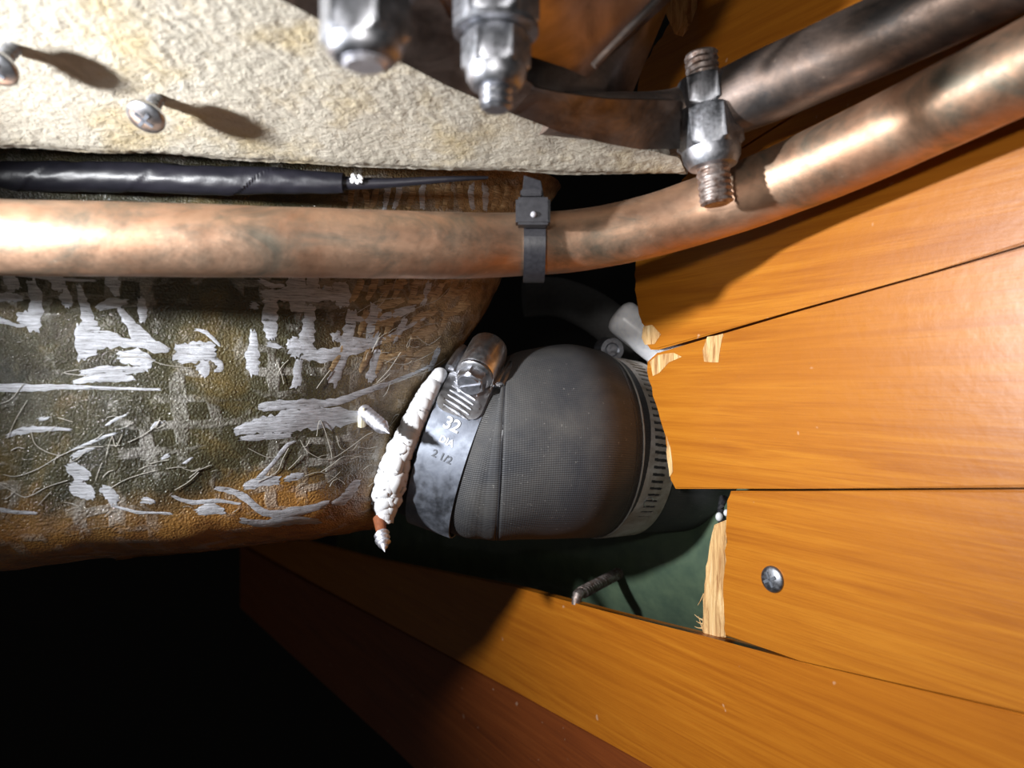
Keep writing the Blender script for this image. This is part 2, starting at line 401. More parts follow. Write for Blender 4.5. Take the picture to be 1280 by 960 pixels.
# dim grey pipe further back
t = bpy.data.objects.new('grey_pipe', bpy.data.meshes.new('x'))
bm = bmesh.new(); tube_bm(bm, [(P(655, 372, .42), .011), (P(700, 372, .42), .011), (P(750, 395, .40), .011), (P(800, 440, .39), .011)], 6, 20)
tag(obj('grey_pipe', bm, simple('grey_rubber', (.10, .10, .10), .6)), 'dim grey pipe in the dark gap behind the white pipe', 'pipe')

# ------------------------------------------------------------ glass-fibre moulding
XE = [(-120, 760), (150, 745), (235, 700), (345, 632), (410, 596), (470, 556), (530, 528), (600, 503), (640, 486), (700, 470), (800, 460)]
def lerp(tab, x):
    if x <= tab[0][0]: return tab[0][1]
    for (a, b), (c, d) in zip(tab, tab[1:]):
        if x <= c: return b+(d-b)*(x-a)/(c-a)
    return tab[-1][1]
def fibre_moulding():
    bm = bmesh.new(); uvl = bm.loops.layers.uv.new('UV'); rows = []; uvs = {}
    YF, YC, A_, B_ = .2, .238, .075, .038
    levels = []
    ztop, z0 = .075, -.0335
    nz = 120
    for k in range(nz+1): levels.append((ztop+(z0-ztop)*k/nz, 0.))
    for k in range(1, 15):
        ph = k/14*math.pi/2; levels.append((z0-.0165*math.sin(ph), .05*(1-math.cos(ph))))
    for k in range(1, 8): levels.append((z0-.0165+.004*k/7, .05+.012*k))
    vcoord = 0; prev = None
    for (z, yo) in levels:
        if prev is not None: vcoord -= math.hypot(z-prev[0], yo-prev[1])
        prev = (z, yo)
        py = 480-z*F/.28; xe = (lerp(XE, py)-640)/F*.28
        row = []; b = max(.004, B_-yo); yc = YC
        path = []
        x0 = xe-A_
        for i in range(150): path.append((-.32+(x0+.32)*i/150, YF+yo))
        for i in range(90):
            a = -math.pi/2+math.radians(165)*i/89
            rx = A_; ry = b if a < 0 else .06
            path.append((x0+rx*math.cos(a), yc+ry*math.sin(a)))
        u = 0
        for i, (x, y) in enumerate(path):
            if i: u += math.hypot(x-path[i-1][0], y-path[i-1][1])
            p = V((x, y, z)); q = V((x*34, y*34, z*34))
            p.y += .36*(x+.14)-.013 if x > -.3 else -.07
            dsp = .0016*noise.noise(q)+.0007*noise.noise(q*4)
            # slight sag of the bottom edge to the left
            p.z -= .0055*max(0, min(1, (-x-.03)/.11))*(1 if z < 0 else 0)*min(1, -z/.03) if z < 0 else 0
            nx = V((0, -1, 0)) if i < 150 else V((math.cos(a_i := -math.pi/2+math.radians(165)*(i-150)/89), math.sin(a_i), 0))
            if yo > 0: nx = (nx+V((0, 0, -1.2))).normalized()
            v = bm.verts.new(p+nx*dsp); row.append(v); uvs[v] = (u, vcoord+.075-.0)
        rows.append(row)
    for a, b in zip(rows, rows[1:]):
        for i in range(len(a)-1):
            f = bm.faces.new((a[i], a[i+1], b[i+1], b[i]))
            for l in f.loops: l[uvl].uv = uvs[l.vert]
    bmesh.ops.recalc_face_normals(bm, faces=bm.faces)
    f0 = bm.faces[0] if bm.faces.ensure_lookup_table() is None else None
    if f0.normal.y > 0: bmesh.ops.reverse_faces(bm, faces=bm.faces)
    bvh = BVHTree.FromBMesh(bm)
    for f in bm.faces: f.smooth = True
    me = bpy.data.meshes.new('glass_fibre_moulding'); bm.to_mesh(me); bm.free()
    return me, bvh
me, BVH = fibre_moulding()
moulding = thing('glass_fibre_moulding', 'big glossy olive and amber glass-fibre moulding with woven white strands at left', 'moulding')
link('resin_shell', me, FIBRE, moulding)
def hit(px, py):
    d = V(((px-640)/F, 1, -(py-480)/F)).normalized()
    p, n, i, dist = BVH.ray_cast(V((0, 0, 0)), d)
    if p is None: return None
    if n.dot(d) > 0: n = -n
    return p, n
def strand(pix, wpx, mat=STRAND, seed=0, name='glass_strand', raise_=.00010, taper=True):
    r = random.Random(seed); sp = spline([(x, y, ww) for (x, y), ww in zip(pix, wpx if isinstance(wpx, (list, tuple)) else [wpx]*len(pix))], 5)
    bm = bmesh.new(); uvl = bm.loops.layers.uv.new('UV'); rows = []; L = 0; last = None
    K = 7; uvs = {}
    for i, (x, y, ww) in enumerate(sp):
        a = sp[max(i-1, 0)]; b = sp[min(i+1, len(sp)-1)]
        tx, ty = b[0]-a[0], b[1]-a[1]; q = math.hypot(tx, ty) or 1; nx, ny = -ty/q, tx/q
        row = []; jl, jr = r.uniform(-.12, .12), r.uniform(-.12, .12)
        for k in range(K):
            s = (k/(K-1)-.5); s2 = s*(1+(jl if s < 0 else jr)*2)
            jx = r.uniform(-3, 3) if i in (0, len(sp)-1) else 0
            hxy = hit(x+nx*s2*ww+tx/q*jx, y+ny*s2*ww+ty/q*jx)
            if hxy is None: row = None; break
            p, n = hxy; h = raise_*(1-(2*abs(s))**3)+.00004
            v = bm.verts.new(p+n*h); row.append(v); uvs[v] = (k/(K-1)*ww*.00022, 0)
        if row is None: last = None; rows.append(None); continue
        c = row[K//2].co.copy()
        if last is not None: L += (c-last).length
        last = c
        for v in row: uvs[v] = (L+seed*.13, uvs[v][0]+seed*.031)
        rows.append(row)
    for a, b in zip(rows, rows[1:]):
        if not a or not b: continue
        for k in range(K-1):
            f = bm.faces.new((a[k], a[k+1], b[k+1], b[k]))
            for l in f.loops: l[uvl].uv = uvs[l.vert]
    for f in bm.faces:
        f.smooth = True
        if f.normal.dot(f.calc_center_median()) > 0: f.normal_flip()
    me = bpy.data.meshes.new(name); bm.to_mesh(me); bm.free()
    return link(name, me, mat, moulding)
ST = [ # (points, widths)
 ([(8, 338), (14, 352), (20, 362)], 15), ([(-5, 372), (12, 371), (30, 374)], [9, 12, 6]), ([(38, 350), (45, 372), (44, 392), (42, 413)], [10, 16, 19, 14]),
 ([(-5, 399), (10, 403), (25, 407), (50, 403)], [9, 5, 4, 6]), ([(22, 395), (32, 398), (48, 396)], [12, 18, 14]), ([(62, 338), (72, 352), (78, 362)], [12, 20, 14]), ([(78, 366), (84, 376), (86, 384)], [14, 14, 8]),
 ([(25, 344), (60, 347), (90, 350), (120, 351)], [4, 5, 4, 3]), ([(98, 356), (102, 372), (107, 388), (112, 405), (120, 415)], [5, 11, 13, 18, 12]), ([(100, 405), (104, 425), (110, 448)], [10, 22, 26]),
 ([(98, 425), (125, 424), (150, 427), (178, 431)], [22, 24, 14, 8]), ([(136, 340), (142, 355), (146, 370)], [18, 16, 8]), ([(122, 385), (140, 380), (160, 377)], [8, 14, 5]), ([(150, 386), (165, 408), (178, 424), (196, 434), (212, 438)], [8, 14, 18, 14, 6]),
 ([(176, 372), (178, 388), (178, 402)], [8, 12, 8]), ([(148, 448), (170, 446), (188, 456)], [14, 20, 18]), ([(92, 478), (115, 473), (140, 472), (168, 473)], [5, 10, 12, 5]), ([(100, 466), (130, 462), (160, 463), (180, 462)], [6, 8, 10, 5]),
 ([(-5, 484), (40, 485), (80, 484), (130, 485), (200, 487)], [10, 9, 6, 4, 3]), ([(218, 440), (235, 441), (255, 439), (270, 437)], [20, 26, 24, 14]), ([(250, 452), (255, 462), (252, 470)], [18, 16, 10]), ([(262, 444), (272, 452), (276, 459), (270, 464)], [8, 8, 8, 5]),
 ([(224, 452), (245, 449), (268, 444)], [6, 5, 3]), ([(245, 412), (258, 416), (275, 432)], [3, 5, 3]), ([(314, 381), (322, 383)], [8, 8]),
 ([(324, 350), (340, 357), (356, 357)], [6, 6, 4]), ([(326, 367), (345, 368), (370, 368), (390, 367), (410, 370)], [8, 14, 20, 18, 14]), ([(338, 374), (338, 395), (338, 412), (340, 424)], [18, 18, 17, 10]), ([(335, 430), (345, 433), (352, 434)], [8, 6, 3]),
 ([(370, 345), (372, 365), (372, 382), (370, 392)], [22, 24, 20, 12]), ([(389, 340), (391, 352), (395, 362)], [14, 14, 10]), ([(388, 382), (386, 402), (384, 420), (380, 436)], [14, 15, 18, 20]), ([(362, 424), (370, 434), (375, 444)], [12, 22, 18]),
 ([(316, 412), (317, 432), (315, 450), (318, 470)], [6, 12, 18, 10]), ([(378, 440), (396, 444), (415, 443), (435, 438), (455, 432), (480, 424)], [16, 17, 16, 15, 12, 6]), ([(374, 448), (372, 466), (370, 484)], [8, 11, 14]),
 ([(400, 362), (412, 368), (425, 372)], [14, 16, 10]), ([(424, 352), (428, 372), (428, 384)], [18, 22, 12]), ([(440, 388), (438, 404), (434, 420), (430, 440), (424, 462), (414, 480)], [12, 14, 14, 14, 12, 14]),
 ([(418, 416), (422, 424)], [12, 12]), ([(420, 424), (448, 428), (470, 428), (500, 414), (530, 398)], [6, 14, 10, 5, 4]), ([(474, 436), (468, 455), (462, 476)], [8, 12, 12]), ([(440, 398), (465, 400), (490, 394), (520, 384)], [6, 10, 12, 6]),
 ([(470, 380), (468, 400), (464, 424)], [14, 14, 16]), ([(325, 508), (350, 505), (385, 504), (420, 502), (460, 488), (500, 474), (540, 456)], [8, 10, 10, 9, 7, 5, 3]),
 ([(295, 540), (320, 533), (345, 530), (370, 524), (395, 524), (425, 522), (450, 522)], [10, 18, 24, 26, 28, 24, 12]), ([(300, 548), (330, 546), (365, 544)], [5, 8, 6]), ([(330, 512), (370, 506), (400, 508)], [5, 10, 5]),
 ([(305, 610), (325, 602), (350, 600)], [8, 14, 10]), ([(322, 600), (340, 580), (358, 558), (368, 552)], [7, 5, 5, 3]), ([(356, 600), (368, 596), (378, 594)], [6, 9, 5]), ([(415, 630), (432, 622), (444, 606), (450, 602)], [5, 12, 10, 4]),
 ([(84, 580), (98, 590), (110, 600)], [12, 22, 12]), ([(86, 608), (102, 612), (118, 620)], [10, 22, 10]), ([(126, 610), (138, 618), (144, 630)], [8, 15, 12]), ([(90, 572), (100, 566), (118, 560)], [5, 7, 3]), ([(176, 626), (186, 626), (194, 628)], [6, 8, 3]),
 ([(245, 640), (262, 636), (280, 640)], [8, 14, 8]), ([(215, 620), (240, 628), (270, 626), (300, 630)], [3, 6, 5, 3]), ([(8, 545), (30, 538), (60, 536), (88, 537)], [4, 8, 6, 3]), ([(140, 632), (170, 640), (190, 641), (215, 642)], [3, 4, 3, 3]),
 ([(-5, 636), (20, 640), (48, 642)], [5, 5, 3]), ([(300, 650), (330, 655), (360, 650), (400, 652)], [6, 10, 12, 6]), ([(270, 610), (300, 618), (330, 640), (370, 640), (410, 628)], [5, 8, 9, 12, 6]),
 ([(48, 524), (54, 524), (62, 522)], [4, 5, 2]), ([(132, 532), (145, 524), (157, 519)], [3, 4, 2]), ([(90, 563), (120, 550), (145, 541)], [3, 4, 2]), ([(188, 537), (195, 530), (205, 527)], [3, 5, 2]), ([(202, 573), (212, 568)], [4, 5]), ([(230, 580), (240, 572)], [4, 3])]
for i, (p, ww) in enumerate(ST): strand(p, ww, STRAND, i)
# tighter amber weave where the moulding turns the corner
k = 100
for cx0 in range(452, 640, 17):
    for seg in range(3):
        y0 = 350+seg*42+random.uniform(-6, 6); lean = random.uniform(-8, 2)
        x0 = cx0-(y0-350)*.28
        if x0 > lerp(XE, y0+32)-10 or random.random() < .12: continue
        strand([(x0, y0), (x0+lean*.4-3, y0+14), (x0+lean-8, y0+30)], [7, 10*(1-(cx0-450)/420), 5], STRANDB if random.random() < .72 else STRAND, k); k += 1
for r0 in range(5):
    y0 = 362+r0*22
    for s in range(4):
        x0 = 470+s*44+random.uniform(-5, 5)
        if x0+34 > lerp(XE, y0-6)-6: continue
        strand([(x0, y0-s*5), (x0+16, y0-4-s*7), (x0+34, y0-10-s*9)], [5, 10, 6], STRANDB, k); k += 1
for x0 in range(440, 680, 15):
    if x0 > 660: continue
    strand([(x0, 226+4), (x0+random.uniform(-3, 3), 243), (x0+random.uniform(-8, 4), 262)], [6, 8, 5], STRANDB if random.random() < .8 else STRAND, k); k += 1
# curly loose fibres
def wisp(pix, rad, seed):
    out = []
    for x, y in pix:
        h = hit(x, y)
        if h is None: return
        out.append((h[0]+h[1]*.0004, rad))
    tube_bm(WB, out, 5, 5)
WB = bmesh.new()
WP = [[(0, 505), (15, 498), (30, 480)], [(10, 548), (20, 525), (35, 500)], [(40, 540), (45, 555), (60, 565), (73, 569)], [(5, 593), (22, 595), (50, 585), (75, 570), (100, 560), (130, 558)], [(0, 605), (15, 613), (30, 621), (42, 618), (60, 608), (85, 600)],
      [(138, 610), (155, 600), (175, 593), (195, 588)], [(0, 603), (12, 606)], [(133, 570), (137, 555), (141, 545)], [(141, 545), (145, 558), (153, 543)], [(120, 600), (124, 588), (128, 578)], [(160, 553), (180, 543), (195, 532), (200, 525)],
      [(198, 524), (205, 530), (195, 535), (200, 522)], [(228, 585), (240, 588), (250, 585), (236, 597)], [(218, 612), (235, 602), (248, 590)], [(395, 545), (400, 525), (412, 560), (414, 572)], [(375, 550), (385, 565), (410, 574), (435, 560), (455, 545), (465, 540)],
      [(310, 560), (330, 570), (342, 572)], [(400, 590), (415, 580), (430, 570), (455, 572)], [(360, 560), (352, 575), (345, 590), (322, 602)], [(380, 595), (400, 590), (425, 600), (430, 605)], [(420, 545), (425, 560), (440, 562), (448, 550)],
      [(490, 478), (515, 470), (535, 462), (556, 448)], [(150, 446), (180, 447), (205, 456), (240, 460)], [(100, 462), (80, 466), (110, 470)], [(345, 450), (352, 470), (354, 480)], [(345, 470), (352, 458), (360, 450)], [(412, 462), (402, 475), (395, 485)],
      [(440, 395), (455, 385), (475, 375), (500, 372)], [(500, 400), (520, 385), (545, 375), (560, 360)], [(480, 450), (500, 455), (520, 450), (540, 440)], [(520, 420), (535, 430), (550, 420)], [(470, 478), (485, 462), (500, 440)]]
for i, p in enumerate(WP): wisp(p, .00009, i)
for i in range(40):
    x = random.uniform(5, 520); y = random.uniform(520 if x < 300 else 540, 650 if x < 400 else 610); a = random.uniform(-.9, .3); L = random.uniform(8, 26)
    wisp([(x, y), (x+L*.5*math.cos(a), y+L*.5*math.sin(a)+random.uniform(-3, 3)), (x+L*math.cos(a), y+L*math.sin(a))], random.uniform(.00005, .0001), i)
for i in range(60):
    x = random.uniform(440, 620); y = random.uniform(350, 600); a = random.uniform(-1.3, .1); L = random.uniform(10, 30)
    wisp([(x, y), (x+L*.5*math.cos(a), y+L*.5*math.sin(a)+random.uniform(-4, 4)), (x+L*math.cos(a), y+L*math.sin(a))], random.uniform(.00005, .0001), i)
o = obj('loose_fibres', WB, WISP, moulding); o['kind'] = 'stuff'

# screws through the moulding
p, n = hit(455, 512)
A = p-n*.002; B = P(487, 542, p.y-.012)
rod_thing('screw_tip', 'white pointed screw tip sticking out of the moulding left of the hose', 'screw', A, B, .0024, .0017, .0007, GALV, .005)
A = P(474, 648, .246); B = P(481, 690, .236)
t = thing('screw_tip', 'pale screw tip hanging below the bottom corner of the moulding', 'screw'); t.location = A
bm = bmesh.new(); m_ = A.lerp(B, .45)-A; thread_bm(bm, m_, B-A, .0026, (B-A).length*.55, .0019, .0007, .004); obj('pale_tip', bm, GALV, t)
bm = bmesh.new(); lathe_bm(bm, [(.0021, 0), (.0017, m_.length)], V((0, 0, 0)), B-A, 14); obj('rusty_shank', bm, simple('rusty_shank', (.2, .06, .02), .7, .0004, 600), t)
# resin horn beside the first screw
bm = bmesh.new(); p0, n0 = hit(452, 532); p1, _ = hit(449, 508)
tube_bm(bm, [(p0, .0014), (p0.lerp(p1, .5)+n0*.001, .0012), (p1+n0*.003, .0003)], 4, 8); obj('torn_fibre_horn', bm, simple('pale_resin', (.6, .55, .4), .4), moulding)

# ------------------------------------------------------------ rubber elbow hose
RING = [ # px, py, depth, axis normal, radius
 (534, 540, .277, (.93, -.12, -.32), .0314), (556, 547, .275, (.93, -.12, -.32), .0320), (610, 564, .271, (.94, -.10, -.29), .0323), (620, 561, .271, (.97, -.04, -.14), .0330), (626, 560, .271, (.99, .02, -.05), .0334),
 (655, 554, .272, (.98, .18, 0), .0345), (700, 551, .275, (.94, .32, -.02), .0358), (730, 553, .283, (.92, .36, -.04), .0358), (738, 554, .286, (.92, .36, -.05), .0356), (745, 556, .289, (.92, .36, -.06), .0350),
 (786, 560, .298, (.92, .38, -.07), .0338), (840, 564, .306, (.9, .42, -.08), .0325), (880, 566, .318, (.9, .42, -.08), .0318), (915, 567, .328, (.9, .42, -.08), .0318)]
def ring_frame(n):
    a = V(n).normalized(); up = V((0, 0, 1)); up = (up-a*up.dot(a)).normalized(); u = up.cross(a)
    if u.y > 0: u = -u
    return a, u, up
def hose():
    t = thing('rubber_elbow_hose', 'black ribbed rubber elbow hose joining moulding and hull in the centre', 'hose')
    sm = spline([(*P(a, b, c), *n, r) for a, b, c, n, r in RING], 12)
    bm = bmesh.new(); uvl = bm.loops.layers.uv.new('UV'); rows = []; uvs = {}; L = 0; last = None; seg = 96
    for i, q in enumerate(sm):
        c = V(q[:3]); a, u, w_ = ring_frame(q[3:6]); r = q[6]
        if last is not None: L += (c-last).length
        last = c; row = []
        k = i/12
        dip = .0006 if abs(k-4) < .05 or abs(k-7.5) < .05 else 0        # stitched seams
        for j in range(seg):
            th = 2*math.pi*j/seg+math.pi
            rr = r-dip+.0005*noise.noise(V((L*60, math.cos(th)*1.5, math.sin(th)*1.5)))
            # folded flat underneath near the elbow
            v = bm.verts.new(c+(u*math.cos(th)+w_*math.sin(th))*rr); row.append(v); uvs[v] = (L, (th-math.pi)*.0345)
        rows.append(row)
    for a, b in zip(rows, rows[1:]):
        for j in range(seg):
            f = bm.faces.new((a[j], a[(j+1) % seg], b[(j+1) % seg], b[j]))
            for l in f.loops:
                x, y = uvs[l.vert]
                if j == seg-1 and y < .01: y += 2*math.pi*.0345
                l[uvl].uv = (x, y)
    c0 = [bm.verts.new(P(534, 540, .277)+(v.co-P(534, 540, .277))*.86) for v in rows[0]]
    c1 = [bm.verts.new(v.co+V((.02, 0, -.007))) for v in c0]
    for j in range(seg): bm.faces.new((rows[0][j], c0[j], c0[(j+1) % seg], rows[0][(j+1) % seg])); bm.faces.new((c0[j], c1[j], c1[(j+1) % seg], c0[(j+1) % seg]))
    bmesh.ops.recalc_face_normals(bm, faces=bm.faces)
    for f in bm.faces: f.smooth = True
    me = bpy.data.meshes.new('rubber_wall'); bm.to_mesh(me); bm.free(); link('rubber_wall', me, HOSE, t)
    # thread seams
    for k, nm in ((4, 'seam'), (7.5, 'seam')):
        q = sm[int(k*12)]; c = V(q[:3]); a, u, w_ = ring_frame(q[3:6]); bm = bmesh.new(); N = 120
        pts = [(c+(u*math.cos(x)+w_*math.sin(x))*(q[6]-.0003), .00022) for x in [2*math.pi*i/N for i in range(N+1)]]
        tube_bm(bm, pts, 1, 6, False); obj(nm, bm, BLACKP, t)
    # pale cuff edge at the right end of the sleeve
    q = sm[int(9*12)]; c = V(q[:3]); a, u, w_ = ring_frame(q[3:6]); bm = bmesh.new()
    tube_bm(bm, [(c+(u*math.cos(x)+w_*math.sin(x))*(q[6]+.0003), .00035) for x in [2*math.pi*i/96 for i in range(97)]], 1, 6, False); obj('cuff_edge', bm, simple('pale_rubber_edge', (.35, .35, .33), .5), t, True, 'pale grey edge')
    return sm
SM = hose()

def clamp_frame(k):
    q = SM[int(k*12)]; a, u, w_ = ring_frame(q[3:6]); return V(q[:3]), a, u, w_, q[6]
def band_mesh(bm, c, a, u, w_, r, s0, s1, t0, t1, thick, slots=None, ncs=8, nth=200, rs=None, round_=0):
    """curved strip, optional slots (th0, th1, s0, s1) left open"""
    def pos(th, s, h):
        rad = (rs(s) if rs else r)+h
        return c+a*s+(u*math.cos(th)+w_*math.sin(th))*rad
    grid = {}
    for i in range(nth+1):
        th = t0+(t1-t0)*i/nth
        for j in range(ncs+1):
            s = s0+(s1-s0)*j/ncs
            if round_:
                e = min(abs(th-t0), 99)*r; e2 = e
                if e2 < round_:
                    sh = round_-math.sqrt(max(0, round_**2-(round_-e2)**2)); s = (s0+sh)+(s1-s0-2*sh)*j/ncs
            for l in (0, 1): grid[i, j, l] = bm.verts.new(pos(th, s, thick*l))
    def open_(i, j):
        if not slots: return False
        th = t0+(t1-t0)*(i+.5)/nth; s = s0+(s1-s0)*(j+.5)/ncs
        return slots(th, s)
    for i in range(nth):
        for j in range(ncs):
            if open_(i, j): continue
            for l in (0, 1):
                bm.faces.new([grid[x] for x in ((i, j, l), (i+1, j, l), (i+1, j+1, l), (i, j+1, l))])
            for (di, dj, e0, e1) in ((-1, 0, (i, j), (i, j+1)), (1, 0, (i+1, j), (i+1, j+1)), (0, -1, (i, j), (i+1, j)), (0, 1, (i, j+1), (i+1, j+1))):
                ii, jj = i+di, j+dj
                if ii < 0 or jj < 0 or ii >= nth or jj >= ncs or open_(ii, jj):
                    bm.faces.new([grid[e0+(0,)], grid[e1+(0,)], grid[e1+(1,)], grid[e0+(1,)]])
    for v in [v for v in bm.verts if not v.link_faces]: bm.verts.remove(v)

def text_on_band(body, size, th, s, h, mat, parent, c, a, u, w_, r, flip=1, tilt=0, label=None):
    cu = bpy.data.curves.new('t', 'FONT'); cu.body = body; cu.size = size; cu.align_x = 'CENTER'; cu.align_y = 'CENTER'; cu.extrude = .00006; cu.offset = size*.02
    to = bpy.data.objects.new('t', cu); COL.objects.link(to); dg = bpy.context.evaluated_depsgraph_get()
    me = bpy.data.meshes.new_from_object(to.evaluated_get(dg)); bpy.data.objects.remove(to)
    bm = bmesh.new(); bm.from_mesh(me); me.materials.clear() if False else None
    bmesh.ops.triangulate(bm, faces=bm.faces)
    for v in bm.verts:
        x, y, z = v.co; x, y = x*math.cos(tilt)-y*math.sin(tilt), x*math.sin(tilt)+y*math.cos(tilt)
        t = th+y/r; v.co = c+a*(s+x)+(u*math.cos(t)+w_*math.sin(t))*(r+h+z+.00006)
    bpy.data.meshes.remove(me)
    return obj('lettering', bm, mat, parent, False, label)

def left_clamp():
    c, a, u, w_, r = clamp_frame(1.45); r += .0009
    t = thing('worm_drive_clamp', 'steel worm-drive clamp marked 32 DIA 2 1/2 on left end of hose', 'clamp')
    W = .0080
    bm = bmesh.new(); band_mesh(bm, c, a, u, w_, r, -W, W, 0, 2*math.pi, .0006, ncs=4, nth=160)
    bd_ = obj('band', bm, BAND, t)
    tw = math.radians(47)
    bm = bmesh.new(); band_mesh(bm, c, a, u, w_, r+.0008, -W*1.0, W*.95, math.radians(21), math.radians(80), .0006, ncs=8, nth=60, round_=.004)
    obj('band_tail', bm, STEEL, t)
    def pos(th, s, h): return c+a*s+(u*math.cos(th)+w_*math.sin(th))*(r+h)
    # pressed thread grooves on the tail
    for i in range(7):
        th = math.radians(23+i*3.1); bm = bmesh.new()
        tube_bm(bm, [(pos(th+.035, -.0052, .00145), .0003), (pos(th+.0, 0, .0017), .0004), (pos(th-.035, .0040, .00145), .0003)], 3, 6)
        obj('thread_ridge', bm, STEEL, t)
    rad = (u*math.cos(tw)+w_*math.sin(tw)); tan = (-u*math.sin(tw)+w_*math.cos(tw))   # tan points up the ring
    o = pos(tw, .0008, 0)
    # housing: half barrel
    bm = bmesh.new(); prof = []
    R = .0067; hc = .0048
    for i in range(19):
        an = math.pi*i/18; prof.append((R*math.cos(an), hc+R*math.sin(an)))
    prof = [(R, .0016)]+prof+[(-R, .0016)]
    inner = [(x*.86, hc+(y-hc)*.86 if y > hc else y) for x, y in prof]
    for sgn_len in (1,):
        rings = []
        for tt in (-.001, -.0004, .0125, .0135):
            k = 1 if tt > -.0005 and tt < .013 else .95
            rings.append([bm.verts.new(o+a*x*k+rad*(hc+(y-hc)*k if y > hc else y)+tan*tt) for x, y in prof]+[bm.verts.new(o+a*x*k+rad*(hc+(y-hc)*k if y > hc else y)+tan*tt) for x, y in inner[::-1]])
        n = len(rings[0])
        for p_, q_ in zip(rings, rings[1:]):
            for j in range(n): bm.faces.new((p_[j], p_[(j+1) % n], q_[(j+1) % n], q_[j]))
        bm.faces.new(rings[0]); bm.faces.new(rings[-1][::-1])
    obj('worm_housing', bm, STEEL, t)
    # saddle under the housing, with curled lips
    bm = bmesh.new(); band_mesh(bm, c, a, u, w_, r+.0015, -.0088, .0098, tw-.02, tw+.42, .0009, ncs=6, nth=20); obj('saddle', bm, STEEL, t)
    for s in (-.0086, .0096):
        bm = bmesh.new(); tube_bm(bm, [(pos(tw+x, s, .0024), .0016) for x in (0, .14, .28, .42)], 3, 10)
        obj('rolled_lip', bm, STEEL, t)
    # worm screw: barrel, flange, hex, slotted face
    hd = -tan
    o2 = o+rad*(hc+.0003)+hd*.0015
    bm = bmesh.new(); thread_bm(bm, o2+tan*.0125, hd, .0050, .0135, .0022, .0007); obj('worm', bm, STEEL, t)
    bm = bmesh.new(); lathe_bm(bm, [(.0052, 0), (.0062, .0004), (.0063, .0013), (.0058, .0017), (.0048, .0020)], o2+tan*.0005, hd, 36); obj('flange', bm, STEEL, t)
    bm = bmesh.new(); hex_bm(bm, o2+hd*.0012, hd, .0088, .0040, .3); hx_ = obj('hex_head', bm, STEEL, t)
    x, y, z = frame(hd); d = (x*math.cos(.15)+y*math.sin(.15)); e = z.cross(d)
    for sg in (-1, 1):                                      # the two halves of the face left by the screwdriver slot
        bm = bmesh.new(); R2 = .0039; pts = []
        for i in range(13):
            an = math.asin(.16)+(math.pi-2*math.asin(.16))*i/12; pts.append((R2*math.cos(an), R2*math.sin(an)*sg))
        prism_bm(bm, [o2+hd*.0060+d*px+e*py for px, py in pts], -hd*.0009, 0)
        obj('slotted_face', bm, ZINC, hx_)
    K = dict(c=c, a=a, u=u, w_=w_, r=r)
    text_on_band('32', .0056, math.radians(15.5), -.0002, .0008, PRINT, bd_, tilt=-.1, **K)
    text_on_band('DIA', .0030, math.radians(6.0), .0000, .0007, PRINT, bd_, tilt=-.1, **K)
    text_on_band('2 1/2', .0034, math.radians(-3.0), .0002, .0007, DARKP, bd_, tilt=-.1, label='dark lettering', **K)
left_clamp()

def right_clamp():
    t = thing('slotted_clamp', 'slotted steel clamp with painted-in brown reflection on right end of hose', 'clamp')
    c, a, u, w_, r = clamp_frame(9.5); r0 = SM[int(9*12)+2][6]; r1 = SM[int(10.6*12)][6]
    W = .0075; rs = lambda s: .0352+(-.0012)*((s+W)/(2*W)) + .0
    def slots(th, s):
        if not (-.002 < s < .0035): return False
        if not (-.75 < th < 1.6): return False
        ph = (th*.0345/.0026+s*30) % 1
        return ph < .42
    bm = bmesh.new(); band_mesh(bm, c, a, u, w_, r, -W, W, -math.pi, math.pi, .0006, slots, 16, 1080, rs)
    obj('slotted_band', bm, REFL, t, False)
    bm = bmesh.new(); N = 64
    tube_bm(bm, [(c+a*.0+(u*math.cos(x)+w_*math.sin(x))*(.0338), .0003) for x in (0, .1)], 1, 6); bm.free()
    # embossed curl mark
    bm = bmesh.new(); pos = lambda th, s, h: c+a*s+(u*math.cos(th)+w_*math.sin(th))*(rs(s)+.0006+h)
    tube_bm(bm, [(pos(-.52+.055*math.sin(x), -.0005+.0018*math.cos(x), 0), .00022) for x in [i*.55 for i in range(9)]], 3, 6, True); obj('embossed_mark', bm, STEEL, t)
    # tail of the worm housing seen over the top of the hose
    th = math.radians(84); rad = u*math.cos(th)+w_*math.sin(th); tan = -u*math.sin(th)+w_*math.cos(th)
    o = c+a*(-.006)+rad*(.0352)
    bm = bmesh.new(); lathe_bm(bm, [(.0022, .0006), (.0028, 0), (.0044, 0), (.0046, .0008), (.0046, .013)], o+rad*.003-tan*.004, (tan+a*.3), 28); obj('worm_housing', bm, ZINC, t)
right_clamp()

